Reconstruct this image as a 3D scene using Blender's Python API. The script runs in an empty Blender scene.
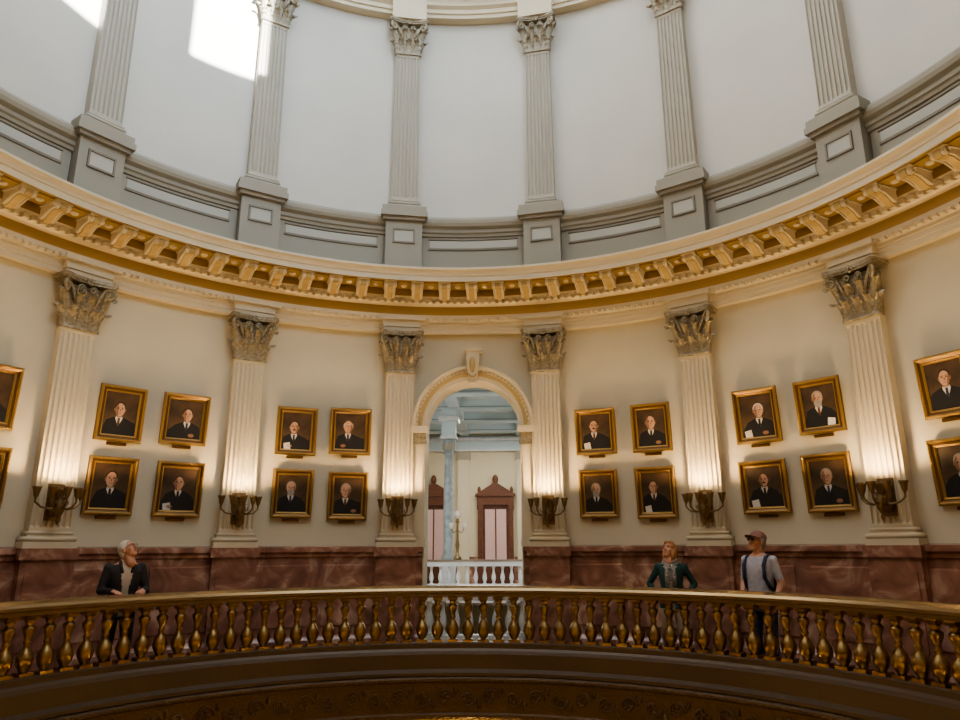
import bpy, math, random
from math import sin, cos, pi, radians as rad, sqrt
from mathutils import Vector, Matrix
random.seed(7)
ZOOM=None
S = bpy.context.scene
# ------------------------------------------------------------------ materials
M = {}
def mat(name, col, rough=0.6, metal=0.0, col2=None, nscale=4.0, bump=0.0, bscale=30.0, emit=None, estr=0.0, vein=None, detail=6, spec=0.5):
    m = bpy.data.materials.new(name); m.use_nodes = True
    nt = m.node_tree; b = nt.nodes['Principled BSDF']
    b.inputs['Roughness'].default_value = rough; b.inputs['Metallic'].default_value = metal
    b.inputs['Specular IOR Level'].default_value = spec
    b.inputs['Base Color'].default_value = (*col, 1)
    tc = nt.nodes.new('ShaderNodeTexCoord')
    if col2 is not None:
        n = nt.nodes.new('ShaderNodeTexNoise'); n.inputs['Scale'].default_value = nscale; n.inputs['Detail'].default_value = detail
        n.inputs['Distortion'].default_value = 1.5 if vein else 0.0
        nt.links.new(tc.outputs['Object'], n.inputs['Vector'])
        r = nt.nodes.new('ShaderNodeValToRGB')
        r.color_ramp.elements[0].position = .35; r.color_ramp.elements[1].position = .65
        r.color_ramp.elements[0].color = (*col, 1); r.color_ramp.elements[1].color = (*col2, 1)
        if vein:
            e = r.color_ramp.elements.new(.52); e.color = (*vein, 1)
        nt.links.new(n.outputs['Fac'], r.inputs['Fac']); nt.links.new(r.outputs['Color'], b.inputs['Base Color'])
    if bump > 0:
        n2 = nt.nodes.new('ShaderNodeTexNoise'); n2.inputs['Scale'].default_value = bscale
        nt.links.new(tc.outputs['Object'], n2.inputs['Vector'])
        bp = nt.nodes.new('ShaderNodeBump'); bp.inputs['Strength'].default_value = bump; bp.inputs['Distance'].default_value = .02
        nt.links.new(n2.outputs['Fac'], bp.inputs['Height']); nt.links.new(bp.outputs['Normal'], b.inputs['Normal'])
    if emit:
        b.inputs['Emission Color'].default_value = (*emit, 1); b.inputs['Emission Strength'].default_value = estr
    M[name] = m; return m
mat('plaster_cream', (.58,.52,.40), .75, col2=(.53,.48,.37), nscale=1.2)
mat('plaster_drum', (.57,.555,.515), .8, col2=(.53,.52,.485), nscale=.8)
mat('plaster_panel', (.42,.41,.37), .8)
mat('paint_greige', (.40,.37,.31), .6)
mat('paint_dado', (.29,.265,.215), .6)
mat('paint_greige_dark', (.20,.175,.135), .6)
mat('paint_ivory', (.58,.51,.38), .5)
mat('paint_gold', (.46,.34,.16), .45, metal=.25)
mat('frieze_gold', (.33,.225,.085), .5, metal=.15)
mat('capital_bronze', (.24,.205,.145), .40, metal=.45, col2=(.40,.35,.26), nscale=25)
mat('capital_grey', (.40,.36,.28), .55, metal=.15, col2=(.28,.25,.19), nscale=25)
mat('marble_rose', (.19,.090,.065), .16, col2=(.50,.32,.24), nscale=2.1, vein=(.30,.15,.105), detail=11)
mat('bronze_dark', (.24,.17,.095), .32, metal=.85)
mat('brass', (.38,.27,.13), .28, metal=.95, col2=(.22,.15,.07), nscale=9)
mat('rail_top', (.33,.235,.125), .22, metal=.7)
mat('curb_bronze', (.085,.058,.038), .38, metal=.4, bump=.2, bscale=20)
mat('carved_bronze', (.11,.07,.04), .38, metal=.6, bump=.6, bscale=28)
mat('gilt_frame', (.42,.27,.10), .35, metal=.8, bump=.5, bscale=60)
mat('gilt_dark', (.16,.09,.035), .4, metal=.7)
mat('canvas_dark', (.03,.018,.010), .5, col2=(.12,.07,.035), nscale=2.6)
mat('suit_black', (.008,.008,.010), .6)
mat('shirt_white', (.62,.58,.52), .7)
mat('skin_paint', (.56,.33,.22), .6)
mat('skin_paint_dark', (.27,.14,.08), .6)
mat('hair_grey', (.34,.31,.27), .8)
mat('hair_white', (.58,.55,.50), .8)
mat('hair_dark', (.05,.03,.02), .8)
mat('hair_blonde', (.36,.19,.09), .7)
mat('marble_white', (.66,.66,.66), .3, col2=(.54,.56,.58), nscale=3)
mat('floor_marble', (.30,.24,.19), .25, col2=(.22,.16,.12), nscale=1.5)
mat('hall_blue', (.48,.57,.60), .7)
mat('hall_blue_dark', (.26,.33,.35), .7)
mat('hall_wall', (.60,.53,.38), .7)
mat('column_scagliola', (.34,.38,.39), .3, col2=(.20,.24,.25), nscale=5)
mat('door_wood', (.15,.055,.022), .4, col2=(.09,.03,.013), nscale=12)
mat('door_glass', (.60,.42,.40), .15)
mat('lamp_glow', (1,.8,.5), .4, emit=(1,.66,.32), estr=6)
mat('led_strip', (1,.8,.5), .4, emit=(1,.66,.32), estr=3)
mat('skin', (.52,.27,.18), .55)
mat('lips', (.35,.12,.09), .5)
mat('eye_dark', (.03,.02,.02), .3)
mat('jacket_black', (.022,.021,.024), .75)
mat('shirt_check', (.45,.38,.32), .8)
mat('jeans', (.045,.065,.12), .85)
mat('khaki', (.42,.36,.28), .85)
mat('cardigan_teal', (.02,.06,.055), .85)
mat('scarf_pattern', (.45,.36,.32), .85, col2=(.12,.16,.15), nscale=40)
mat('tshirt_lilac', (.33,.33,.40), .85, col2=(.43,.41,.45), nscale=18)
mat('navy_cloth', (.025,.035,.07), .8)
mat('cap_red', (.24,.12,.10), .8)
mat('shoe', (.03,.03,.03), .5)
mat('yellow_paint', (.62,.46,.14), .6)

# ------------------------------------------------------------------ mesh builder
class MB:
    def __init__(s): s.v=[]; s.f=[]; s.m=[]; s.sm=[]; s.names=[]
    def mi(s, n):
        if n not in s.names: s.names.append(n)
        return s.names.index(n)
    def add(s, vs, fs, m, smooth=False):
        o=len(s.v); s.v += [tuple(p) for p in vs]; k=s.mi(m)
        for f in fs: s.f.append(tuple(i+o for i in f)); s.m.append(k); s.sm.append(smooth)
    def box(s, x0,x1,y0,y1,z0,z1,m,tf=None, bev=0):
        vs=[Vector(p) for p in [(x0,y0,z0),(x1,y0,z0),(x1,y1,z0),(x0,y1,z0),(x0,y0,z1),(x1,y0,z1),(x1,y1,z1),(x0,y1,z1)]]
        if tf: vs=[tf@p for p in vs]
        s.add(vs,[(0,3,2,1),(4,5,6,7),(0,1,5,4),(1,2,6,5),(2,3,7,6),(3,0,4,7)],m)
    def taperbox(s, b, t, z0, z1, m):
        (x0,x1,y0,y1)=b; (X0,X1,Y0,Y1)=t
        vs=[(x0,y0,z0),(x1,y0,z0),(x1,y1,z0),(x0,y1,z0),(X0,Y0,z1),(X1,Y0,z1),(X1,Y1,z1),(X0,Y1,z1)]
        s.add(vs,[(0,3,2,1),(4,5,6,7),(0,1,5,4),(1,2,6,5),(2,3,7,6),(3,0,4,7)],m)
    def lathe(s, prof, c=(0,0,0), seg=16, m='brass', smooth=True, sharp=False):
        vs=[]; fs=[]
        for i,(r,z) in enumerate(prof):
            for k in range(seg):
                a=2*pi*k/seg; vs.append((c[0]+r*cos(a),c[1]+r*sin(a),c[2]+z))
        for i in range(len(prof)-1):
            for k in range(seg):
                k2=(k+1)%seg; fs.append((i*seg+k,i*seg+k2,(i+1)*seg+k2,(i+1)*seg+k))
        fs.append(tuple(range(seg))[::-1]); fs.append(tuple((len(prof)-1)*seg+k for k in range(seg)))
        s.add(vs,fs,m,smooth)
    def ring(s, prof, m, a0=0, a1=360, step=1.5, cap=True):
        n=max(1,int(round((a1-a0)/step)))
        A=[rad(a0+(a1-a0)*i/n) for i in range(n+1)]
        for j in range(len(prof)-1):
            (r0,z0),(r1,z1)=prof[j],prof[j+1]
            vs=[]
            for a in A: vs+=[(r0*sin(a),r0*cos(a),z0),(r1*sin(a),r1*cos(a),z1)]
            s.add(vs,[(2*i,2*i+1,2*i+3,2*i+2) for i in range(n)],m,True)
        if cap and a1-a0<359.9 and len(prof)>2:
            for a in (A[0],A[-1]):
                s.add([(r*sin(a),r*cos(a),z) for r,z in prof],[tuple(range(len(prof)))],m)
    def pbox(s, th, r0,r1,z0,z1,w,m):
        a=rad(th); e=Vector((sin(a),cos(a),0)); t=Vector((cos(a),-sin(a),0))
        vs=[]
        for z in (z0,z1):
            for (x,r) in ((-w/2,r0),(w/2,r0),(w/2,r1),(-w/2,r1)): vs.append(t*x+e*r+Vector((0,0,z)))
        s.add(vs,[(0,3,2,1),(4,5,6,7),(0,1,5,4),(1,2,6,5),(2,3,7,6),(3,0,4,7)],m)
    def tube(s, pts, rr, m, seg=8):
        pts=[Vector(p) for p in pts]; n=len(pts)
        if not hasattr(rr,'__len__'): rr=[rr]*n
        T=[(pts[min(i+1,n-1)]-pts[max(i-1,0)]).normalized() for i in range(n)]
        up=Vector((0,0,1)) if abs(T[0].z)<.9 else Vector((1,0,0))
        N=(up-T[0]*up.dot(T[0])).normalized(); vs=[]; fs=[]
        for i in range(n):
            N=(N-T[i]*N.dot(T[i])); 
            if N.length<1e-6: N=T[i].orthogonal()
            N.normalize(); B=T[i].cross(N)
            for k in range(seg):
                a=2*pi*k/seg; vs.append(pts[i]+(N*cos(a)+B*sin(a))*rr[i])
        for i in range(n-1):
            for k in range(seg):
                k2=(k+1)%seg; fs.append((i*seg+k,i*seg+k2,(i+1)*seg+k2,(i+1)*seg+k))
        fs.append(tuple(range(seg))[::-1]); fs.append(tuple((n-1)*seg+k for k in range(seg)))
        s.add(vs,fs,m,True)
    def ell(s, c, r, m, seg=16, rings=10, R=None):
        vs=[];fs=[]; c=Vector(c)
        for i in range(1,rings):
            t=pi*i/rings
            for k in range(seg):
                a=2*pi*k/seg; p=Vector((r[0]*sin(t)*cos(a),r[1]*sin(t)*sin(a),r[2]*cos(t)))
                if R: p=R@p
                vs.append(c+p)
        top=Vector((0,0,r[2])); 
        if R: top=R@top
        vs.append(c+top); vs.append(c-top); nt=len(vs)-2
        for i in range(rings-2):
            for k in range(seg):
                k2=(k+1)%seg; fs.append((i*seg+k,(i+1)*seg+k,(i+1)*seg+k2,i*seg+k2))
        for k in range(seg):
            k2=(k+1)%seg; fs.append((nt,k,k2)); fs.append((nt+1,(rings-2)*seg+k2,(rings-2)*seg+k))
        s.add(vs,fs,m,True)
    def capsule(s, p0,p1,r0,r1,m,seg=14):
        p0=Vector(p0);p1=Vector(p1);d=(p1-p0);L=d.length;d.normalize()
        pts=[];rr=[]
        for t in (80,60,40,20,0): pts.append(p0-d*r0*sin(rad(t))); rr.append(r0*cos(rad(t)))
        for t in (0,20,40,60,80): pts.append(p1+d*r1*sin(rad(t))); rr.append(r1*cos(rad(t)))
        s.tube(pts,rr,m,seg)
    def merge(s, o, tf):
        off=len(s.v); s.v+=[tuple(tf@Vector(p)) for p in o.v]
        for f,k,sm in zip(o.f,o.m,o.sm):
            s.f.append(tuple(i+off for i in f)); s.m.append(s.mi(o.names[k])); s.sm.append(sm)
    def mesh(s, name):
        me=bpy.data.meshes.new(name); me.from_pydata(s.v,[],s.f)
        for n in s.names: me.materials.append(M[n])
        me.polygons.foreach_set('material_index',s.m); me.polygons.foreach_set('use_smooth',s.sm); me.update()
        return me
def obj(name, data, loc=(0,0,0), rz=0, parent=None, rx=0):
    o=bpy.data.objects.new(name, data); S.collection.objects.link(o)
    o.rotation_euler=(rx,0,rz); o.location=loc
    if parent: o.parent=parent
    return o
def PT(th,r,z=0): return (r*sin(rad(th)), r*cos(rad(th)), z)

# ------------------------------------------------------------------ key dims
RW=6.45; RF=6.30; RUW=6.60; RUF=6.43; RR=4.83
PIL=[11.25+22.5*i for i in range(16)]
ZA=5.19   # underside architrave

# ------------------------------------------------------------------ lower wall with arch
aw=.81; zs=3.57
mb=MB()
mb.ring([(RW,0),(RW,ZA+.3)],'plaster_cream',11.25,348.75)
Sx=RW*rad(11.25); ztop=ZA+.3
pairs=[]
for z in [0,.8,1.6,2.3,3.0,zs]: pairs.append(((-aw,z),(-Sx,z)))
phis=[180-180*i/32 for i in range(1,32)]
cphi=math.degrees(math.atan2(ztop-zs,Sx))
phis=sorted(phis+[cphi,180-cphi],reverse=True)
for ph in phis:
    c_,s_=cos(rad(ph)),sin(rad(ph))
    t=min(Sx/abs(c_) if abs(c_)>1e-6 else 1e9,(ztop-zs)/s_)
    pairs.append(((aw*c_,zs+aw*s_),(t*c_,zs+t*s_)))
for z in [zs,3.0,2.3,1.6,.8,0]: pairs.append(((aw,z),(Sx,z)))
def arch_wall(mb, pairs, fn, m, nsub=6):
    vs=[]; 
    for a,b in pairs:
        for k in range(nsub+1):
            t=k/nsub; vs.append(fn(a[0]+(b[0]-a[0])*t, a[1]+(b[1]-a[1])*t))
    n=nsub+1
    mb.add(vs,[(i*n+k,i*n+k+1,(i+1)*n+k+1,(i+1)*n+k) for i in range(len(pairs)-1) for k in range(nsub)],m,True)
cyl=lambda s_,z,r=RW: (r*sin(s_/RW), r*cos(s_/RW), z)
arch_wall(mb,pairs,cyl,'plaster_cream')
inn=[p[0] for p in pairs]; YH=7.0
vs=[]
for p in inn:
    q=cyl(*p); vs+= [q,(p[0],YH,p[1])]
mb.add(vs,[(2*i,2*i+1,2*i+3,2*i+2) for i in range(len(inn)-1)],'plaster_cream',True)
obj('wall_rotunda',mb.mesh('wall_rotunda'))
# archivolt mouldings
mb=MB()
def sweep_arch(prof, m, a_from=0, a_to=180, n=40):
    P=[]
    for i in range(n+1):
        a=rad(a_from+(a_to-a_from)*i/n)
        P.append([cyl((rr)*cos(a), zs+rr*sin(a), r) for rr,r in prof])
    for j in range(len(prof)-1):
        vs=[]
        for i in range(n+1): vs+=[P[i][j],P[i][j+1]]
        mb.add(vs,[(2*i,2*i+1,2*i+3,2*i+2) for i in range(n)],m,True)
sweep_arch([(.81,6.46),(.81,6.37),(.87,6.37),(.875,6.35)],'paint_ivory')
sweep_arch([(.875,6.35),(.93,6.35),(.94,6.33)],'paint_gold')
sweep_arch([(.94,6.33),(.985,6.33),(1.0,6.29),(1.045,6.28),(1.06,6.31),(1.06,6.46)],'paint_ivory')
for i in range(41):
    a=rad(180*i/40); mb.ell(cyl(.96*cos(a),zs+.96*sin(a),6.325),(.016,.012,.016),'paint_gold',8,6)
for sg in (-1,1):
    def qb(s0,s1,r,z0,z1,m):
        a,b=sorted((sg*s0,sg*s1)); mb.ring([(RW,z0),(r,z0),(r,z1),(RW,z1)],m,math.degrees(a/RW),math.degrees(b/RW),1.0)
    qb(.81,1.02,6.37,1.6,3.30,'paint_ivory'); qb(.85,.98,6.345,1.75,3.25,'paint_ivory')
    qb(.79,1.05,6.33,1.6,1.72,'paint_ivory')
    qb(.79,1.04,6.34,3.28,3.33,'capital_bronze'); qb(.80,1.03,6.345,3.33,3.46,'capital_bronze'); qb(.77,1.07,6.30,3.46,3.57,'paint_ivory')
k=[( -.07,4.30),(.07,4.30),(.12,4.86),(-.12,4.86)]
vs=[cyl(x,z,6.20) for x,z in k]+[cyl(x,z,RW) for x,z in k]
mb.add(vs,[(0,1,2,3),(0,4,5,1),(1,5,6,2),(2,6,7,3),(3,7,4,0)],'paint_ivory')
mb.box(-.15,.15,6.17,6.45,4.86,4.91,'paint_ivory'); mb.ell((0,6.19,4.62),(.055,.05,.14),'paint_gold')
mb.tube([( -.06,6.18,4.44),(-.03,6.16,4.40),(.03,6.16,4.40),(.06,6.18,4.44)],.02,'paint_gold')
obj('trim_archivolt',mb.mesh('trim_archivolt'))

# ------------------------------------------------------------------ wainscot
mb=MB(); wa=math.degrees(.83/RW)
mb.ring([(RW,0),(6.30,0),(6.30,.24),(6.33,.28),(6.37,.30),(6.37,1.44),(6.34,1.46),(6.34,1.50),(6.30,1.53),(6.30,1.60),(RW,1.62)],'marble_rose',wa,360-wa)
for th in [22.5*i+o for i in range(1,16) for o in (-5.0,5.0)]:
    a0,a1=th-4.0,th+4.0
    mb.ring([(6.37,.42),(6.35,.44),(6.35,1.32),(6.37,1.34)],'marble_rose',a0,a1)
obj('trim_wainscot',mb.mesh('trim_wainscot'))

# ------------------------------------------------------------------ lower entablature and cornice
mb=MB()
mb.ring([(RW,ZA+.02),(6.33,ZA+.02),(6.33,ZA+.08),(6.31,ZA+.085),(6.31,ZA+.15),(6.29,ZA+.155),(6.29,ZA+.20),(6.24,ZA+.235),(6.20,ZA+.25),(6.20,ZA+.305),(6.21,ZA+.305),(6.215,ZA+.275),(6.27,ZA+.275)],'paint_ivory')
mb.ring([(6.27,5.46),(6.27,5.67)],'frieze_gold')
mb.ring([(6.27,5.67),(6.20,5.68),(6.17,5.70),(6.17,5.77),(6.12,5.79),(6.10,5.80)],'paint_ivory')
mb.ring([(6.10,5.80),(6.10,5.93),(5.66,5.93)],'frieze_gold')
mb.ring([(5.66,5.93),(5.655,5.915),(5.635,5.915),(5.635,6.00),(5.62,6.005),(5.615,6.03),(5.60,6.06),(5.575,6.085),(5.56,6.095),(5.56,6.13),(5.58,6.14)],'paint_ivory')
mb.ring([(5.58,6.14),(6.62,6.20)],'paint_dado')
for th in PIL:
    mb.pbox(th,6.22,RW,ZA+.0,ZA+.08,.62,'paint_ivory'); mb.pbox(th,6.20,RW,ZA+.085,ZA+.2,.64,'paint_ivory'); mb.pbox(th,6.14,RW,ZA+.2,ZA+.27,.72,'paint_ivory')
obj('trim_cornice',mb.mesh('trim_cornice'))
mb=MB(); mb.ring([(6.262,5.468),(6.23,5.468),(6.23,5.478),(6.262,5.478),(6.262,5.468)],'led_strip')
obj('led_strip_light',mb.mesh('led_strip_light'))
mb=MB()
n=320
for i in range(n): mb.pbox(360*i/n,6.10,6.18,5.70,5.765,.065,'paint_ivory')
n=400
for i in range(n): mb.pbox(360*(i+.5)/n,6.185,6.26,5.395,5.43,.05,'paint_ivory')
obj('trim_dentils',mb.mesh('trim_dentils'))
# modillion
md=MB()   # local: -y inwards, top z=0 ; y=0 at r=6.10
prof=[(0,0),(-.36,0),(-.385,-.03),(-.385,-.075),(-.36,-.105),(-.32,-.105),(-.29,-.08),(-.22,-.085),(-.14,-.12),(-.08,-.165),(-.04,-.18),(0,-.18)]
for w,mn,sc in ((.085,'paint_ivory',1.0),(.045,'paint_gold',1.12)):
    n=len(prof); P=[(y*(1 if sc==1 else 1.02),z*sc) for y,z in prof]
    vs=[(-w,y,z) for y,z in P]+[(w,y,z) for y,z in P]
    md.add(vs,[tuple(range(n)),tuple(range(2*n-1,n-1,-1))]+[(i,(i+1)%n,n+(i+1)%n,n+i) for i in range(n)],mn)
md.box(-.105,.105,-.40,0,-.025,.0,'paint_ivory')
for sx in (-.09,.09):
    md.tube([(sx,-.335+.045*cos(t)*(1-t/14),-.06+.045*sin(t)*(1-t/14)) for t in [k*.7 for k in range(12)]],.014,'paint_ivory',6)
    md.tube([(sx*.9,-.30,-.09),(sx*.9,-.2,-.10),(sx*.9,-.1,-.15),(sx*.9,-.03,-.185)],.014,'paint_ivory',6)
mb=MB()
for i in range(80):
    th=360*i/80; a=rad(th)
    mb.merge(md, Matrix.Translation(Vector(PT(th,6.10,5.925)))@Matrix.Rotation(-a,4,'Z'))
    mb.pbox(th+2.25,5.74,6.04,5.905,5.93,.21,'frieze_gold')
    mb.ell(PT(th+2.25,5.88,5.90),(.055,.055,.03),'paint_ivory',8,6)
obj('trim_modillions',mb.mesh('trim_modillions'))

# ------------------------------------------------------------------ capital
def leaf(mb, x, y, z, h, w, out, rot, m, curl=.28):
    nu,nv=8,12; vs=[]
    Rm=Matrix.Rotation(rot,3,'Z')
    for j in range(nv+1):
        v=j/nv
        lob=.78+.22*abs(cos(v*pi*3.2))
        wid=w*lob*(1-.25*v) if v<.8 else w*lob*(1-.25*v)*sqrt(max(0.02,1-((v-.8)/.2)**2))
        if v<.72: zz=h*v/.72; yy=-out*.45*(v/.72)**2
        else:
            t=(v-.72)/.28*2.7; zz=h+out*.30*sin(t)-.0; yy=-out*.45-out*.32*(1-cos(t)); 
        for i in range(nu+1):
            u=i/nu*2-1
            p=Vector((u*wid, yy+.03*u*u-.010*cos(u*pi*3)-.01*(1-abs(u)), zz-.03*abs(u)*(v>.6)))
            p=Rm@p; vs.append((x+p.x,y+p.y,z+p.z))
    n=nu+1
    mb.add(vs,[(j*n+i,j*n+i+1,(j+1)*n+i+1,(j+1)*n+i) for j in range(nv) for i in range(nu)],m,True)
def capital(m, H=.71):
    c=MB(); k=H/.71
    c.taperbox((-.225,.225,0,.14),(-.26,.26,-.05,.14),0,.6*k,m)
    c.tube([(-.245,.0,.01),(-.245,-.012,.01),(.245,-.012,.01),(.245,.0,.01)],.022,m,8)
    for x in (-.155,0,.155): leaf(c,x,-.012,.02,.235*k,.078,.15,0,m)
    for sx in (-1,1): leaf(c,sx*.235,.02,.02,.235*k,.07,.15,sx*rad(60),m)
    for x in (-.08,.08): leaf(c,x,-.02,.12,.33*k,.075,.19,0,m)
    for sx in (-1,1):
        leaf(c,sx*.24,-.01,.12,.33*k,.075,.19,sx*rad(45),m)
        d=Vector((sx*.72,-.69,0)).normalized()
        base=Vector((sx*.12,-.05,.34*k)); ctr=Vector((sx*.285,-.135,.545*k))
        pts=[base,base.lerp(ctr,.35)+Vector((0,-.01,.06))]
        for t in range(0,26):
            a=rad(150-t*24); r=.088*(1-t/30)
            pts.append(ctr+d*(cos(a)*r)+Vector((0,0,sin(a)*r)))
        c.tube(pts,[.022]*(len(pts)-8)+[.018]*8,m,7)
        ctr=Vector((sx*.075,-.09,.56*k)); pts=[Vector((sx*.13,-.05,.36*k))]
        for t in range(0,20):
            a=rad(30+t*24) if sx>0 else rad(150-t*24); r=.05*(1-t/24)
            pts.append(ctr+Vector((cos(a)*r,0,sin(a)*r)))
        c.tube(pts,.014,m,6)
    for z0,z1,e in ((.635*k,.665*k,0),(.665*k,.71*k,.018)):
        fr=[(-.36-e,.14),(-.36-e,-.16),(-.33,-.20-e)]+[(x,-.20-e+.085*(1-(x/.33)**2)) for x in [-.24,-.16,-.08,0,.08,.16,.24]]+[(.33,-.20-e),(.36+e,-.16),(.36+e,.14)]
        n=len(fr); vs=[(x,y,z0) for x,y in fr]+[(x,y,z1) for x,y in fr]
        c.add(vs,[tuple(range(n)),tuple(range(2*n-1,n-1,-1))]+[(i,(i+1)%n,n+(i+1)%n,n+i) for i in range(n)],m)
    for a in range(5):
        t=2*pi*a/5; c.ell((.035*cos(t),-.14,.66*k+.035*sin(t)),(.025,.018,.025),m,8,6)
    c.ell((0,-.155,.66*k),(.018,.018,.018),m,8,6)
    return c
def shaft(mb, w0,w1,z0,z1,m,depth=.16,nf=7,fd=.028):
    def sec(w,z):
        f=w/nf; out=[(-w/2,depth,z),(-w/2,0,z)]
        for i in range(nf):
            x0=-w/2+f*i
            out.append((x0+f*.14,0,z))
            for t in (30,60,90,120,150):
                out.append((x0+f*.5-f*.36*cos(rad(t)), fd*sin(rad(t)), z))
            out.append((x0+f*.86,0,z))
        out+=[(w/2,0,z),(w/2,depth,z)]; return out
    flat=lambda w,z:[(x,(y if y>fd*1.5 else 0),zz) for x,y,zz in sec(w,z)]
    L=[flat(w0,z0),flat(w0,z0+.05),sec(w0,z0+.08),sec(w0*.6+w1*.4,(z0+z1)/2),sec(w1,z1-.08),flat(w1,z1-.05),flat(w1,z1)]
    n=len(L[0]); vs=[p for l in L for p in l]
    mb.add(vs,[(j*n+i,j*n+i+1,(j+1)*n+i+1,(j+1)*n+i) for j in range(len(L)-1) for i in range(n-1)],m)
mb=MB()
mb.box(-.34,.34,-.10,.14,0,.24,'marble_rose'); mb.box(-.32,.32,-.075,.14,.24,1.46,'marble_rose'); mb.box(-.35,.35,-.105,.14,1.46,1.60,'marble_rose')
mb.box(-.26,.26,-.09,.0,.40,1.30,'marble_rose')
mb.box(-.325,.325,-.075,.14,1.60,1.68,'paint_ivory')
mb.tube([(-.30,.12,1.71),(-.30,-.05,1.71),(.30,-.05,1.71),(.30,.12,1.71)],.034,'paint_ivory',10)
mb.box(-.275,.275,-.035,.14,1.735,1.765,'paint_ivory')
mb.tube([(-.265,.12,1.785),(-.265,-.02,1.785),(.265,-.02,1.785),(.265,.12,1.785)],.024,'paint_ivory',10)
shaft(mb,.50,.465,1.80,4.48,'paint_ivory')
mb.merge(capital('capital_bronze',.71),Matrix.Translation((0,0,4.48)))
low=mb.mesh('fluted_pilaster')
mb=MB()
Z0=7.61
mb.box(-.36,.36,-.10,.2,6.14,6.42,'paint_dado'); mb.box(-.33,.33,-.06,.2,6.42,7.36,'paint_dado')
mb.box(-.38,.38,-.12,.2,7.34,7.40,'paint_dado'); mb.box(-.42,.42,-.17,.2,7.40,7.50,'paint_dado'); mb.box(-.40,.40,-.14,.2,7.50,Z0,'paint_dado')
for a in ((-.20,.20,7.15,7.18),(-.20,.20,6.90,6.93),(-.20,-.17,6.93,7.15),(.17,.20,6.93,7.15)): mb.box(a[0],a[1],-.085,-.05,a[2],a[3],'paint_greige_dark')
mb.box(-.17,.17,-.068,-.05,6.93,7.15,'plaster_panel')
mb.box(-.30,.30,-.06,.2,Z0,7.67,'paint_greige')
mb.tube([(-.28,.12,7.70),(-.28,-.04,7.70),(.28,-.04,7.70),(.28,.12,7.70)],.03,'paint_greige',10)
mb.tube([(-.26,.12,7.755),(-.26,-.02,7.755),(.26,-.02,7.755),(.26,.12,7.755)],.022,'paint_greige',10)
shaft(mb,.49,.45,7.78,10.90,'paint_greige',depth=.18)
mb.merge(capital('capital_grey',.70),Matrix.Translation((0,0,10.90)))
upm=mb.mesh('fluted_pilaster_drum')
for th in PIL: obj('fluted_pilaster',low,PT(th,RF),-rad(th))
for th in PIL: obj('fluted_pilaster',upm,PT(th,RUF),-rad(th))

# ------------------------------------------------------------------ upper drum
mb=MB()
mb.ring([(RUW,6.15),(RUW,12.62)],'plaster_drum')
mb.ring([(RUW,12.62),(RUW,13.25)],'plaster_drum',162.2,360+154.6)
WIN=[(0,4.4),(22.5,4.4),(136.6,5.4),(158.4,3.8),(225,4.4),(247.5,4.4),(270,4.4),(315,4.4)]
cur=WIN[0][0]+WIN[0][1]
for w,hw in WIN[1:]+[(360,4.4)]:
    mb.ring([(RUW,13.25),(RUW,14.9)],'plaster_drum',cur,w-hw); cur=w+hw
mb.ring([(RUW,14.9),(RUW,15.6),(5.0,15.6)],'plaster_drum')
obj('wall_drum',mb.mesh('wall_drum'))
mb=MB()
mb.ring([(RUW,6.14),(6.50,6.14),(6.50,6.40),(6.54,6.44),(RUW,6.46)],'paint_dado')
mb.ring([(RUW,7.12),(6.54,7.13),(6.53,7.18),(6.50,7.20),(6.50,7.26),(6.44,7.30),(6.42,7.36),(6.42,7.42),(6.46,7.46),(6.50,7.50),(RUW,7.52)],'paint_dado')
for i in range(16):
    c=22.5*i; a0,a1=c-7.2,c+7.2
    mb.ring([(RUW,6.44),(6.565,6.44),(6.565,7.12),(RUW,7.12)],'paint_dado',c-8.2,c+8.2)
    mb.ring([(6.57,6.86),(6.545,6.87),(6.545,6.90),(6.57,6.91)],'paint_greige_dark',a0,a1)
    mb.ring([(6.57,7.06),(6.545,7.07),(6.545,7.09),(6.57,7.10)],'paint_greige_dark',a0,a1)
    mb.ring([(6.57,6.91),(6.558,6.915),(6.558,7.055),(6.57,7.06)],'plaster_panel',a0+.2,a1-.2)
mb.ring([(RUW,11.80),(6.42,11.80),(6.42,11.88),(6.39,11.89),(6.39,11.98),(6.33,12.03),(6.33,12.08),(6.40,12.10),(6.40,12.3),(6.3,12.36),(6.05,12.40),(6.0,12.48),(5.98,12.55),(RUW,12.6)],'paint_ivory')
for th in PIL: mb.pbox(th,6.24,RUW,11.60,12.06,.66,'paint_ivory')
obj('trim_drum',mb.mesh('trim_drum'))

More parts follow.
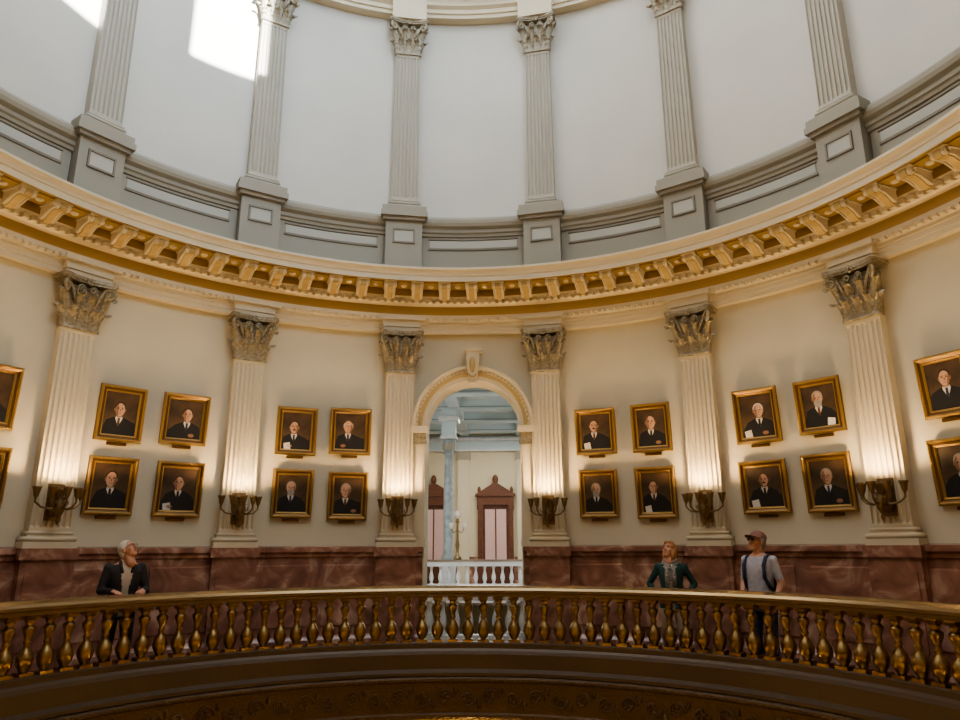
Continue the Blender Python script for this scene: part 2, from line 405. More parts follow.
# ------------------------------------------------------------------ sconce
mb=MB()
mb.box(-.10,.10,-.02,.0,-.36,.10,'bronze_dark')
mb.ell((0,-.02,-.12),(.09,.05,.2),'bronze_dark')
mb.lathe([(.0,-.42),(.015,-.40),(.03,-.37),(.015,-.34),(.03,-.31),(.055,-.26),(.07,-.20),(.06,-.14),(.03,-.10),(.035,-.05),(.06,0),(.075,.03),(.07,.035)],(0,-.16,0),14,'bronze_dark')
mb.tube([(0,-.02,-.2),(0,-.08,-.24),(0,-.13,-.2),(0,-.16,-.15)],.02,'bronze_dark')
cups=[(-.27,-.10),(-.15,-.26),(0.0,-.32),(.15,-.26),(.27,-.10)]
for cx,cy in cups:
    d=Vector((cx,cy+.16,0)); L=d.length
    pts=[Vector((0,-.16,-.18)),Vector((0,-.16,-.22))+d*.4,Vector((0,-.16,-.20))+d*.75,Vector((cx,cy,-.14)),Vector((cx,cy,-.04))]
    mb.tube(pts,.013,'bronze_dark',7)
    mb.tube([Vector((0,-.16,-.12))+d*.3+Vector((0,0,-.05*sin(t)))+d*(.12*cos(t)) for t in [k*.6 for k in range(9)]],.008,'bronze_dark',6)
    mb.lathe([(.008,-.11),(.014,-.10),(.018,-.08),(.03,-.06),(.036,-.03),(.042,0),(.052,.03),(.060,.05),(.055,.05),(.040,.01),(.03,.0)],(cx,cy,0),14,'bronze_dark')
    mb.ell((cx,cy,.025),(.022,.022,.022),'lamp_glow',10,8)
sc=mb.mesh('wall_sconce')
for th in PIL:
    e=obj('wall_sconce',sc,PT(th,RF-.005,2.30),-rad(th))
    L=bpy.data.lights.new('sconce_lamp','SPOT'); L.energy=105; L.color=(1,.68,.34); L.spot_size=rad(165); L.spot_blend=.4; L.shadow_soft_size=.08
    lo=bpy.data.objects.new('lamp',L); S.collection.objects.link(lo); lo.parent=e; lo.location=(0,-.31,.05); lo.rotation_euler=(pi-rad(0),0,0)

# ------------------------------------------------------------------ portraits
def disc(mb,cx,cz,rx,rz,y,m,n=24,fn=None,a0=0,a1=360):
    pts=[(cx+rx*cos(rad(a0+(a1-a0)*k/n)),y,cz+rz*sin(rad(a0+(a1-a0)*k/n))) for k in range(n if a1-a0>=360 else n+1)]
    mb.add(pts,[tuple(range(len(pts)))],m)
def portrait(seed,W,H):
    r=random.Random(seed*13+5); mb=MB(); w,h=W/2,H/2
    pr=[(0,0),(0,-.045),(.012,-.06),(.028,-.062),(.04,-.045),(.06,-.03),(.072,-.034),(.080,-.030),(.085,-.02),(.092,-.018),(.094,-.008)]
    for j in range(len(pr)-1):
        mm='gilt_dark' if j in (0,4,5) else 'gilt_frame'
        R=[[(sx*(w-i),y,sz*(h-i)) for sx,sz in ((-1,-1),(1,-1),(1,1),(-1,1))] for i,y in (pr[j],pr[j+1])]
        mb.add(R[0]+R[1],[(k,(k+1)%4,4+(k+1)%4,4+k) for k in range(4)],mm)
    for k in range(14):
        t=-1+2*(k+.5)/14
        for sx in (-1,1):
            mb.ell((t*(w-.02),-.06,sx*(h-.02)),(.012,.008,.009),'gilt_frame',6,4); mb.ell((sx*(w-.02),-.06,t*(h-.02)),(.009,.008,.012),'gilt_frame',6,4)
    mb.box(-w+.01,w-.01,-.002,.012,-h+.01,h-.01,'gilt_dark')
    a,b=w-.092,h-.092
    mb.add([(-a,-.010,-b),(a,-.010,-b),(a,-.010,b),(-a,-.010,b)],[(0,1,2,3)],'canvas_dark')
    tx=r.uniform(-.04,.04); hz=r.uniform(.05,.10); s=r.uniform(1.15,1.42)
    y=-.0112; nz=hz-.074*s; tl=r.uniform(-.06,.06)
    sh=[(-a*.98,-b),(-a*.95,-.16+tl),(-.17+tx,-.06+nz),(-.075+tx,-.015+nz),(.075+tx,-.015+nz),(.17+tx,-.06+nz),(a*.95,-.16-tl),(a*.98,-b)]
    mb.add([(x,y,z) for x,z in sh],[tuple(range(len(sh)))],'suit_black')
    y-=.0008
    mb.add([(tx-.04,y,nz+.005),(tx+.04,y,nz+.005),(tx+.05,y,nz-.03),(tx,y,nz-.14),(tx-.05,y,nz-.03)],[(0,1,2,3,4)],'shirt_white')
    y-=.0008
    mb.add([(tx-.014,y,nz-.02),(tx+.014,y,nz-.02),(tx+.018,y,nz-.10),(tx,y,nz-.14),(tx-.018,y,nz-.10)],[(0,1,2,3,4)],r.choice(['suit_black','door_wood','navy_cloth']))
    hair=r.choice(['hair_grey','hair_white','hair_dark','hair_grey','hair_dark','hair_dark'])
    bald=r.random()<.25
    y-=.0008; disc(mb,tx,hz+(.012 if bald else .026)*s,.059*s,(.05 if bald else .064)*s,y,hair)
    for sx in (-1,1): disc(mb,tx+sx*.054*s,hz,.011*s,.02*s,y,'skin_paint_dark',10)
    y-=.0008; mb.add([(tx-.034,y,nz-.01),(tx+.034,y,nz-.01),(tx+.036,y,hz-.02),(tx-.036,y,hz-.02)],[(0,1,2,3)],'skin_paint_dark')
    y-=.0008; disc(mb,tx,hz,.052*s,.074*s,y,'skin_paint')
    y-=.0006; sg=r.choice((-1,1)); disc(mb,tx+sg*.0,hz,.052*s,.074*s,y,'skin_paint_dark',12,a0=-75 if sg>0 else 115,a1=40 if sg>0 else 255)
    y-=.0006
    for sx in (-1,1):
        disc(mb,tx+sx*.021*s,hz+.012*s,.011*s,.005*s,y,'suit_black',8)
        disc(mb,tx+sx*.022*s,hz+.024*s,.014*s,.003*s,y,hair,8)
    mb.add([(tx-.004,y,hz+.012),(tx+.006,y,hz+.012),(tx+.012,y,hz-.018*s),(tx-.008,y,hz-.018*s)],[(0,1,2,3)],'skin_paint_dark')
    q=r.random()
    if q<.18: disc(mb,tx,hz-.048*s,.042*s,.045*s,y,hair)
    elif q<.4: disc(mb,tx,hz-.028*s,.024*s,.008*s,y,hair,10)
    y-=.0006; disc(mb,tx,hz-.038*s,.015*s,.004*s,y,'lips',8)
    if r.random()<.5: disc(mb,a*.45*r.choice((-1,1)),-b+.05,.045,.028,y,'skin_paint_dark',10)
    if r.random()<.25:
        sg=r.choice((-1,1)); mb.add([(sg*a*.35,y,-b),(sg*a*.8,y,-b),(sg*a*.85,y,-b+.09),(sg*a*.42,y,-b+.11)],[(0,1,2,3)],'shirt_white')
    mb.box(-.13,.13,-.02,.012,-h-.055,-h-.012,'gilt_dark'); mb.box(-.11,.11,-.024,-.018,-h-.05,-h-.018,'gilt_dark')
    return mb.mesh('portrait_painting')
sd=0
SH={1:0.1,2:.25,3:.5,13:-.9,14:-.6,15:0.15}
for k in (1,2,3,5,6,7,9,10,11,13,14,15):
    for off in (-4.1,4.1):
        for z in (3.44,2.42):
            sd+=1; o_=off*(.93 if k==15 else 1)
            th=22.5*k+o_+SH.get(k,0)+random.uniform(-.12,.12); H=random.uniform(.74,.80); W=random.uniform(.62,.68)
            obj('portrait_painting',portrait(sd,W,H),PT(th,RW-.045,z+random.uniform(-.02,.02)),-rad(th),rx=rad(4))

# ------------------------------------------------------------------ floor, balustrade, fascia
mb=MB(); mb.ring([(4.7,0),(RW+.02,0)],'floor_marble'); mb.box(-1.1,1.1,6.3,YH+.6,-.02,-.001,'floor_marble')
obj('floor',mb.mesh('floor'))
mb=MB()
mb.ring([(4.66,-.57),(4.66,-.08),(4.63,-.06),(4.63,-.02),(4.66,0),(4.69,.02),(4.69,.20),(4.71,.24),(4.74,.27),(4.74,.33),(4.76,.345),(4.90,.345),(4.92,.33),(4.92,.27),(4.97,.22),(4.97,0)],'curb_bronze')
mb.ring([(4.74,.925),(4.70,.94),(4.70,.975),(4.68,.99),(4.68,1.02),(4.70,1.05),(4.76,1.078),(4.83,1.085),(4.90,1.078),(4.96,1.05),(4.98,1.02),(4.98,.99),(4.96,.975),(4.96,.94),(4.92,.925),(4.74,.925)],'rail_top')
bal=[(.040,.03),(.036,.045),(.05,.06),(.074,.10),(.084,.145),(.080,.19),(.060,.235),(.036,.27),(.028,.30),(.040,.312),(.040,.328),(.030,.34),(.034,.37),(.052,.41),(.064,.445),(.064,.47),(.042,.485),(.034,.50),(.05,.52),(.05,.545)]
b0=MB(); b0.lathe(bal,(0,0,0),14,'brass'); b0.box(-.07,.07,-.07,.07,0,.035,'brass'); b0.box(-.066,.066,-.066,.066,.545,.58,'brass')
for i in range(144):
    th=360*i/144
    mb.merge(b0,Matrix.Translation(Vector(PT(th,RR,.345)))@Matrix.Rotation(-rad(th),4,'Z'))
obj('brass_balustrade',mb.mesh('brass_balustrade'))
mb=MB()
mb.ring([(4.66,-.58),(4.60,-.58),(4.58,-.55),(4.58,-.52),(4.61,-.50),(4.61,-.14),(4.58,-.12),(4.58,-.09),(4.61,-.07),(4.66,-.07)],'carved_bronze')
for i in range(96):
    th=360*i/96
    c=Vector(PT(th,4.60,-.32)); e=Vector(PT(th,1)); t=Vector((e.y,-e.x,0))
    sg=1 if i%2 else -1
    pts=[c+t*(cos(a)*(.12-.014*a))+Vector((0,0,sg*sin(a)*(.12-.014*a))) for a in [k*.5 for k in range(15)]]
    mb.tube(pts,.014,'carved_bronze',5)
    for k in range(5):
        a=k*1.25; mb.ell(c+t*cos(a)*.05+Vector((0,0,sin(a)*.05)),(.022,.022,.022),'carved_bronze',6,4)
    mb.ell(c+t*.155-Vector((0,0,-sg*.09)),(.03,.02,.05),'carved_bronze',6,4)
for i in range(360): mb.ell(PT(i,4.585,-.105),(.016,.016,.014),'carved_bronze',6,4)
obj('trim_fascia',mb.mesh('trim_fascia'))
mb=MB()
mb.ring([(4.66,-.58),(5.0,-.62),(5.4,-.62)],'yellow_paint'); mb.ring([(5.4,-.62),(5.4,-1.3),(5.6,-1.35),(RW,-1.4),(RW,-6)],'yellow_paint')
mb.ring([(RW,-6),(.001,-6)],'floor_marble')
obj('wall_lower',mb.mesh('wall_lower'))
for i in range(6):
    L=bpy.data.lights.new('lower_lamp','POINT'); L.energy=60; L.color=(1,.68,.3); L.shadow_soft_size=.15
    o=bpy.data.objects.new('lower_hall_lamp',L); S.collection.objects.link(o); o.location=PT(60*i,4.9,-1.9)

# ------------------------------------------------------------------ hall beyond the arch
HY=25; HZ=6.6; HX=5
mb=MB()
fl=lambda s_,z:(s_,YH,z)
big=[]
for (a,b) in pairs:
    x,z=a
    if z<=zs+1e-6 and abs(abs(x)-aw)<1e-6: big.append((a,(HX*(1 if x>0 else -1),z)))
    else:
        dx,dz=x,z-zs; t=min(HX/abs(dx) if abs(dx)>1e-6 else 1e9,(HZ-zs)/dz); big.append((a,(dx*t,zs+dz*t)))
arch_wall(mb,big,fl,'hall_wall',1)
mb.box(-HX-.1,-HX,YH,HY,-3,HZ,'hall_wall'); mb.box(HX,HX+.1,YH,HY,-3,HZ,'hall_wall'); mb.box(-HX,HX,HY,HY+.1,-3,HZ,'hall_wall')
obj('wall_hall',mb.mesh('wall_hall'))
mb=MB(); mb.box(-HX,HX,YH,HY,HZ,HZ+.1,'hall_blue')
for y in (11,13.5,16,18.5,21,23.5): 
    mb.box(-HX,HX,y-.25,y+.25,HZ-.45,HZ,'hall_blue'); mb.box(-HX,HX,y-.33,y+.33,HZ-.12,HZ,'marble_white'); mb.box(-HX,HX,y-.27,y+.27,HZ-.40,HZ-.36,'hall_blue_dark')
for x in (-3.6,-1.2,1.2,3.6): mb.box(x-.2,x+.2,YH,HY,HZ-.40,HZ,'hall_blue'); mb.box(x-.28,x+.28,YH,HY,HZ-.1,HZ,'marble_white')
obj('ceiling',mb.mesh('ceiling'))
mb=MB()
mb.box(-HX,HX,HY-.25,HY,HZ-1.0,HZ-.4,'hall_blue'); mb.box(-HX,HX,HY-.45,HY,HZ-.62,HZ-.5,'marble_white'); mb.box(-HX,HX,HY-.3,HY,HZ-1.05,HZ-.98,'marble_white')
for x in (-3.9,-1.25,1.25,3.9):
    mb.box(x-.25,x+.25,HY-.15,HY,0,5.5,'paint_ivory'); mb.box(x-.3,x+.3,HY-.2,HY,5.2,5.6,'capital_grey')
mb.box(-HX,HX,HY-.06,HY,0,1.2,'marble_rose')
obj('trim_hall',mb.mesh('trim_hall'))
mb=MB(); mb.box(-HX,HX,YH,7.7,-.1,0,'floor_marble'); mb.box(-HX,HX,17,HY,-.1,0,'floor_marble'); mb.box(-HX,-2.6,7.7,17,-.1,0,'floor_marble'); mb.box(2.6,HX,7.7,17,-.1,0,'floor_marble')
mb.box(-HX,HX,YH,HY,-3.1,-3,'floor_marble')
obj('floor_hall',mb.mesh('floor_hall'))
wb=MB(); wb.lathe([(.06,0),(.06,.04),(.04,.05),(.035,.08),(.06,.14),(.072,.20),(.06,.28),(.038,.36),(.03,.42),(.035,.47),(.05,.50),(.05,.55)],(0,0,0),14,'marble_white')
def mbal(y,x0,x1,sp):
    mb=MB(); mb.box(x0,x1,y-.11,y+.11,0,.14,'marble_white'); mb.box(x0,x1,y-.13,y+.13,.69,.76,'marble_white'); mb.box(x0,x1,y-.10,y+.10,.76,.86,'marble_white')
    n=int((x1-x0)/sp)
    for i in range(n+1): mb.merge(wb,Matrix.Translation((x0+.1+(x1-x0-.2)*i/n,y,.14)))
    obj('marble_balustrade',mb.mesh('marble_balustrade'))
mbal(7.45,-1.6,1.6,.235)
mb=MB(); mb.box(-2.6,2.6,16.6,17.6,0,.42,'marble_white'); obj('landing_curb',mb.mesh('landing_curb'))
mb=MB(); mb.box(-2.7,2.7,17.09,17.31,.42,.50,'marble_white'); mb.box(-2.7,2.7,17.07,17.33,1.02,1.16,'marble_white'); mb.box(-2.7,2.7,17.05,17.35,1.16,1.22,'floor_marble')
for i in range(20): mb.merge(wb,Matrix.Translation((-2.6+5.2*i/19,17.2,.48)))
obj('marble_balustrade',mb.mesh('marble_balustrade'))
def column(x,y):
    mb=MB()
    mb.box(x-.24,x+.24,y-.24,y+.24,0,1.1,'marble_white'); mb.box(x-.27,x+.27,y-.27,y+.27,1.1,1.18,'marble_white')
    mb.lathe([(.22,1.18),(.24,1.22),(.21,1.28),(.19,1.32),(.165,1.36),(.165,3.5),(.14,4.6),(.18,4.65),(.15,4.7),(.19,5.0),(.25,5.15)],(x,y,0),24,'column_scagliola')
    for k in range(8):
        a=rad(45*k); mb.ell((x+.17*cos(a),y+.17*sin(a),4.92),(.06,.06,.16),'capital_grey',8,6)
    mb.box(x-.28,x+.28,y-.28,y+.28,5.15,5.25,'marble_white'); mb.box(x-.24,x+.24,y-.24,y+.24,5.25,5.75,'hall_blue'); mb.box(x-.34,x+.34,y-.34,y+.34,5.75,5.9,'marble_white'); mb.box(x-.26,x+.26,y-.26,y+.26,5.9,HZ-.4,'hall_blue')
    obj('hall_column',mb.mesh('hall_column'))
for y in (18.6,): 
    for x in (-1.38,1.38,-3.6,3.6): column(x,y)
mb=MB(); lx,ly=-.98,17.2
mb.lathe([(.13,1.221),(.13,1.28),(.06,1.34),(.04,1.5),(.07,1.65),(.04,1.8),(.03,2.3),(.07,2.36),(.03,2.45)],(lx,ly,0),14,'bronze_dark')
mb.ell((lx,ly,2.57),(.11,.11,.13),'shirt_white')
for sx in (-1,1): mb.tube([(lx,ly,2.1),(lx+sx*.12,ly,2.02),(lx+sx*.2,ly,2.15)],.018,'bronze_dark'); mb.ell((lx+sx*.2,ly,2.24),(.07,.07,.09),'shirt_white')
obj('lamp_standard',mb.mesh('lamp_standard'))
def door(x,n):
    mb=MB(); y=HY
    for sx in (-1,1): mb.box(x+sx*.64-.10,x+sx*.64+.10,y-.22,y-.01,0,3.3,'door_wood'); mb.box(x+sx*.64-.13,x+sx*.64+.13,y-.25,y-.01,3.1,3.3,'door_wood')
    mb.box(x-.76,x+.76,y-.25,y-.01,3.3,3.65,'door_wood'); mb.box(x-.84,x+.84,y-.34,y-.01,3.65,3.75,'door_wood')
    vs=[(x-.8,y-.3,3.75),(x+.8,y-.3,3.75),(x,y-.3,4.25),(x-.8,y-.02,3.75),(x+.8,y-.02,3.75),(x,y-.02,4.25)]
    mb.add(vs,[(0,1,2),(3,5,4),(0,2,5,3),(1,4,5,2)],'door_wood')
    mb.ell((x,y-.25,4.35),(.12,.08,.2),'door_wood')
    for sx in (-.68,.68): mb.ell((x+sx,y-.25,3.92),(.07,.06,.14),'door_wood')
    mb.box(x-.54,x+.54,y-.08,y-.01,0,3.3,'door_wood')
    mb.box(x-.44,x+.44,y-.10,y-.08,.9,3.12,'door_glass')
    mb.box(x-.03,x+.03,y-.11,y-.08,.0,3.2,'door_wood')
    for sx in (-1,1):
        c=x+sx*.25; mb.box(c-.19,c+.19,y-.11,y-.08,.2,.75,'door_wood')
    mb.ell((x+.08,y-.14,1.05),(.03,.03,.03),'brass',8,6)
    obj('door_%d'%n,mb.mesh('door'))
door(.1,1); door(-2.5,2); door(2.6,3)
for (y,e,c) in ((12,300,(.85,.93,1)),(21,260,(1,.93,.80))):
    L=bpy.data.lights.new('hall_area_fill','AREA'); L.energy=e; L.color=c; L.size=4; L.shape='RECTANGLE'; L.size_y=1.8  # unseen area light added under the ceiling to brighten the hall
    o=bpy.data.objects.new('hall_top_fill',L); S.collection.objects.link(o); o.location=(0,y+.2,HZ-.5)
for x,y in ((4.2,20),(-4.4,15),(4.2,14)):
    L=bpy.data.lights.new('hall_side_fill','POINT'); L.energy=170; L.color=(.95,.96,1); L.shadow_soft_size=.3  # added point light, out of sight, brightens the hall ceiling
    o=bpy.data.objects.new('hall_side_fill',L); S.collection.objects.link(o); o.location=(x,y,3.6)

# ------------------------------------------------------------------ people
def remesh(mb,voxel,name,smooth=4,fac=.5):
    me=mb.mesh(name+'_src'); o=bpy.data.objects.new('tmp',me); S.collection.objects.link(o)
    m=o.modifiers.new('r','REMESH'); m.mode='VOXEL'; m.voxel_size=voxel; m.use_smooth_shade=True
    s=o.modifiers.new('s','SMOOTH'); s.iterations=smooth; s.factor=fac
    dg=bpy.context.evaluated_depsgraph_get(); dg.update()
    out=bpy.data.meshes.new_from_object(o.evaluated_get(dg)); out.name=name
    bpy.data.objects.remove(o); bpy.data.meshes.remove(me)
    out.materials.clear(); return out
def setm(me,names,fn):
    for n in names: me.materials.append(M[n])
    for p in me.polygons:
        p.material_index=names.index(fn(p.center,p.normal)); p.use_smooth=True
def segd(p,a,b):
    ab=b-a; t=max(0,min(1,(p-a).dot(ab)/ab.length_squared)); return (p-a-ab*t).length
def hand(wrist,d,n,s,curl,m='skin'):
    mb=MB(); w=Vector(wrist); d=Vector(d).normalized(); n=Vector(n); n=(n-d*n.dot(d)).normalized(); s=Vector(s); s=(s-d*s.dot(d)-n*s.dot(n)).normalized()
    R=Matrix((s,n,d)).transposed()
    mb.capsule(w-d*.03,w+d*.02,.026,.026,m)
    mb.ell(w+d*.05,(.042,.018,.052),m,16,10,R)
    for off,L,r in ((.030,.068,.0092),(.010,.076,.0096),(-.010,.070,.0092),(-.029,.056,.0082)):
        p=w+d*.085+s*off*.95; a=0
        for k,f in enumerate((.45,.32,.23)):
            a+=curl*(.7,1.0,.8)[k]; q=p+(d*cos(a)+n*sin(a))*L*f+s*off*.06
            mb.capsule(p,q,r*(1-.07*k),r*(.93-.07*k),m,10); p=q
    p=w+d*.025+s*.030; dd=(d*.65+s*.65+n*.3).normalized()
    q=p+dd*.04; mb.capsule(p,q,.013,.011,m,10); dd2=(d*.9+s*.15+n*.4*max(.4,curl)).normalized(); r_=q+dd2*.028; mb.capsule(q,r_,.011,.0095,m,10); mb.capsule(r_,r_+dd2*.02,.0095,.008,m,10)
    return mb
def head_parts(par, H, pos, pitch, yaw, hair, style, female=False, extras=()):
    e=bpy.data.objects.new('head',None); S.collection.objects.link(e); e.parent=par; e.location=pos
    e.rotation_euler=(pitch,0,-yaw); e.scale=(1.06,1.06,1.06)
    mb=MB(); m='skin'
    mb.ell((0,-.012,.03),(.074,.095,.085),m); mb.ell((0,.022,-.025),(.060,.066,.082),m); mb.ell((0,.046,-.085),(.034,.032,.026),m)
    mb.ell((0,.068,.030),(.052,.022,.014),m)
    mb.capsule((0,.084,.022),(0,.104,-.022),.008,.0135,m); 
    for sx in (-1,1):
        mb.ell((sx*.076,-.004,-.008),(.010,.020,.032),m); mb.ell((sx*.036,.055,-.025),(.026,.026,.026),m); mb.ell((sx*.012,.094,-.024),(.009,.012,.008),m)
    mb.capsule((0,-.02,-.04),(0,-.035,-.15),.052,.054,m)
    me=remesh(mb,.005,'head_skin',3); setm(me,['skin'],lambda c,n:'skin'); obj('face',me,parent=e)
    mb=MB()
    for sx in (-1,1):
        mb.ell((sx*.029,.079,.012),(.013,.008,.007),'shirt_white',10,8); mb.ell((sx*.029,.0855,.012),(.006,.003,.006),'eye_dark',10,8)
        mb.tube([(sx*.014,.092,.032),(sx*.030,.090,.037),(sx*.045,.080,.032)],.0035,hair,6)
    mb.tube([(-.022,.083,-.052),(-.010,.092,-.049),(0,.093,-.051),(.010,.092,-.049),(.022,.083,-.052)],[.002,.004,.004,.004,.002],'lips',6)
    if 'glasses' in extras or 'sunglasses' in extras:
        dk='eye_dark'
        for sx in (-1,1):
            mb.tube([(sx*.031+.019*cos(a),.098,.010+.015*sin(a)) for a in [k*pi/6 for k in range(13)]],.0018,dk,5)
            mb.tube([(sx*.05,.097,.014),(sx*.078,.05,.012),(sx*.08,-.01,.005)],.0018,dk,5)
            if 'sunglasses' in extras: mb.ell((sx*.031,.097,.010),(.019,.003,.015),dk,10,6)
        mb.tube([(-.012,.1,.012),(.012,.1,.012)],.0018,dk,5)
    obj('features',mb.mesh('features'),parent=e)
    mb=MB()
    mb.ell((0,-.022,.045),(.082,.098,.083),hair,24,16); mb.ell((0,-.06,.0),(.072,.06,.075),hair)
    if female:
        mb.ell((0,-.06,-.06),(.078,.058,.085),hair)
        for sx in (-1,1): mb.ell((sx*.070,-.012,-.035),(.022,.045,.085),hair)
    else:
        for sx in (-1,1): mb.ell((sx*.072,-.01,.02),(.013,.03,.035),hair)
    me=remesh(mb,.006,'hair_mesh',2)
    import bmesh
    bm=bmesh.new(); bm.from_mesh(me)
    kill=[f for f in bm.faces if (lambda c:(c.y>.045+.25*max(0,c.z-.05) and c.z<.085 and abs(c.x)<.066) )(f.calc_center_median())]
    bmesh.ops.delete(bm,geom=kill,context='FACES'); bm.to_mesh(me); bm.free()
    setm(me,[hair],lambda c,n:hair); obj('hair',me,parent=e)
    if female:
        mb=MB()
        for sx in (-1,1):
            mb.ell((sx*.030,.048,.092),(.045,.036,.026),hair); mb.ell((sx*.058,.028,.06),(.024,.040,.05),hair)
        obj('fringe',remesh_named(mb,hair),parent=e)
    if 'cap' in extras:
        mb=MB(); vs=[];n=24
        for j in range(8):
            t=rad(90-j*90/7)
            for k in range(n):
                a=2*pi*k/n; vs.append((.089*cos(t)*cos(a) ,-.018+.106*cos(t)*sin(a),.055+.085*sin(t)))
        fs=[(j*n+k,j*n+(k+1)%n,(j+1)*n+(k+1)%n,(j+1)*n+k) for j in range(7) for k in range(n)]
        mb.add(vs,fs,'cap_red',True)
        B=[];
        for j in range(5):
            for k in range(11):
                a=rad(20+140*k/10)
                B.append((.086*cos(a)*(1+.03*j),-.018+.104*sin(a)+.02*j*sin(a)**.5,.060-.004*j-.012*cos(a)**2*j*.3))
        nB=len(B); B+= [(x,y,z+.005) for x,y,z in B]
        fs=[(j*11+k,j*11+k+1,(j+1)*11+k+1,(j+1)*11+k) for j in range(4) for k in range(10)]
        mb.add(B,fs+[tuple(nB+i for i in f) for f in fs]+[(44+k,45+k,nB+45+k,nB+44+k) for k in range(10)],'cap_red',True)
        obj('cap',mb.mesh('cap'),parent=e)
    return e
def remesh_named(mb,hair):
    me=remesh(mb,.006,'fringe',2); setm(me,[hair],lambda c,n:hair); return me
def person(name, loc, heading, H, arms, top, bottom, sleeve, head, spread=1.0, legs=None, jacket=None, long_sleeve=True, bulk=1.0, extra=None, hands=None, lean=0):
    k=H/1.74; P=bpy.data.objects.new(name,None); S.collection.objects.link(P); P.location=loc; P.rotation_euler=(0,0,-rad(heading)); P.scale=(k,k,k)
    mb=MB(); m='skin'
    def LZ(z): return lean*max(0,z-.9)
    rings=[(.80,.155,.110,-.01),(.88,.168,.122,-.012),(.96,.163,.118,0),(1.06,.150,.108,.005),(1.16,.155,.112,.005),(1.27,.172,.118,.0),(1.36,.182,.112,-.006),(1.42,.160,.092,-.012),(1.46,.105,.070,-.016),(1.50,.058,.055,-.016)]
    n=28; vs=[]
    for z,a,b,yo in rings:
        for i in range(n):
            t=2*pi*i/n; c_,s_=cos(t),sin(t)
            vs.append((a*bulk*math.copysign(abs(c_)**.85,c_), yo+LZ(z)+b*bulk*math.copysign(abs(s_)**.85,s_), z))
    fs=[(j*n+i,j*n+(i+1)%n,(j+1)*n+(i+1)%n,(j+1)*n+i) for j in range(len(rings)-1) for i in range(n)]
    fs+=[tuple(range(n))[::-1],tuple((len(rings)-1)*n+i for i in range(n))]
    mb.add(vs,fs,m,True)
    bones=[]
    if legs is None: legs=[[(.09,0,.88),(.105,.03,.48),(.11,-.01,.09),(.125,.15,.035)],[(-.09,0,.88),(-.105,.03,.48),(-.11,-.01,.09),(-.125,.15,.035)]]
    for L in legs:
        L=[Vector(p) for p in L]
        mb.capsule(L[0],L[1],.092,.062,m); mb.capsule(L[1],L[2]+Vector((0,0,.02)),.064,.048,m); mb.ell(L[1].lerp(L[2],.3)+Vector((0,-.02,0)),(.056,.06,.12),m)
        mb.capsule(L[2]-Vector((0,.03,.035)),L[3],.046,.034,m)
        bones+= [(L[0],L[1],'leg'),(L[1],L[2],'leg'),(L[2]-Vector((0,.03,.04)),L[3],'foot')]
    wr=[]
    for A in arms:
        A=[Vector(p) for p in A]; sh=A[0]+Vector((0,LZ(A[0].z),0)); 
        mb.ell(sh,(.062,.062,.062),m); mb.capsule(sh,A[1],.056*bulk,.044*bulk,m); mb.capsule(A[1],A[2],.045*bulk,.031,m)
        bones+=[(sh,A[1],'uarm'),(A[1],A[2],'farm')]; wr.append((A[1],A[2]))
    mb.capsule((0,LZ(1.45)-.012,1.44),(0,LZ(1.56)-.012,1.53),.056,.052,m)
    me=remesh(mb,.011,'body_mesh',5)
    names=list(dict.fromkeys(['skin',top,bottom,sleeve,'shoe']+([jacket] if jacket else [])))
    T0,T1=Vector((0,0,.95)),Vector((0,LZ(1.4),1.36))
    def fn(c,nn):
        best='torso'; bd=segd(c,T0,T1)-.13
        for a,b,l in bones:
            d=segd(c,a,b)-(.06 if l=='leg' else .03)
            if l in('leg','foot') and c.z>.80: continue
            if d<bd: bd=d; best=l
        if best=='foot' and c.z<.11: return 'shoe'
        if best in('leg','foot') : return bottom
        if best=='uarm': 
            return sleeve if long_sleeve or c.z>1.18 else 'skin'
        if best=='farm': return sleeve if long_sleeve else 'skin'
        if c.z<(.84 if jacket else .93): return bottom
        cy=c.y-LZ(c.z)
        if c.z>1.475+ (-.03 if cy>0 else .02): return 'skin'
        if jacket:
            if cy>.03 and abs(c.x)<.035+.05*max(0,(c.z-1.15))/.3: return top
            return jacket
        return top
    setm(me,names,fn); obj('body',me,parent=P)
    for (el,w),hs in zip(wr,hands):
        d=hs.get('d') or (w-el); hb=hand(w,d,hs['n'],hs['s'],hs['curl']); hm=remesh(hb,.0035,'hand_mesh',2); setm(hm,['skin'],lambda c,n_:'skin'); obj('hand',hm,parent=P)
        mb=MB(); dd=(w-el).normalized(); 
        if long_sleeve: mb.capsule(w-dd*.05,w-dd*.005,.036,.037,sleeve); obj('cuff',mb.mesh('cuff'),parent=P)
    hp=Vector((0,LZ(1.62)+.005,1.615)); head_parts(P,H,hp,**head)
    if extra:
        mb=MB(); extra(mb,LZ); obj('accessories',mb.mesh('accessories'),parent=P)
    return P
def ex1(mb,LZ):
    for sx in (-1,1):
        mb.tube([(sx*.02,.06+LZ(1.3),1.27),(sx*.055,.105+LZ(1.38),1.36),(sx*.078,.05+LZ(1.45),1.46),(sx*.05,-.05+LZ(1.48),1.505)],[.012,.02,.02,.018],'jacket_black',8)
        mb.tube([(sx*.015,.085+LZ(1.36),1.40),(sx*.05,.055+LZ(1.44),1.475),(sx*.06,-.02+LZ(1.48),1.50)],.013,'shirt_check',8)
    mb.tube([(.165*cos(t),.125*sin(t),.83) for t in [k*pi/12 for k in range(25)]],.015,'jacket_black',8)
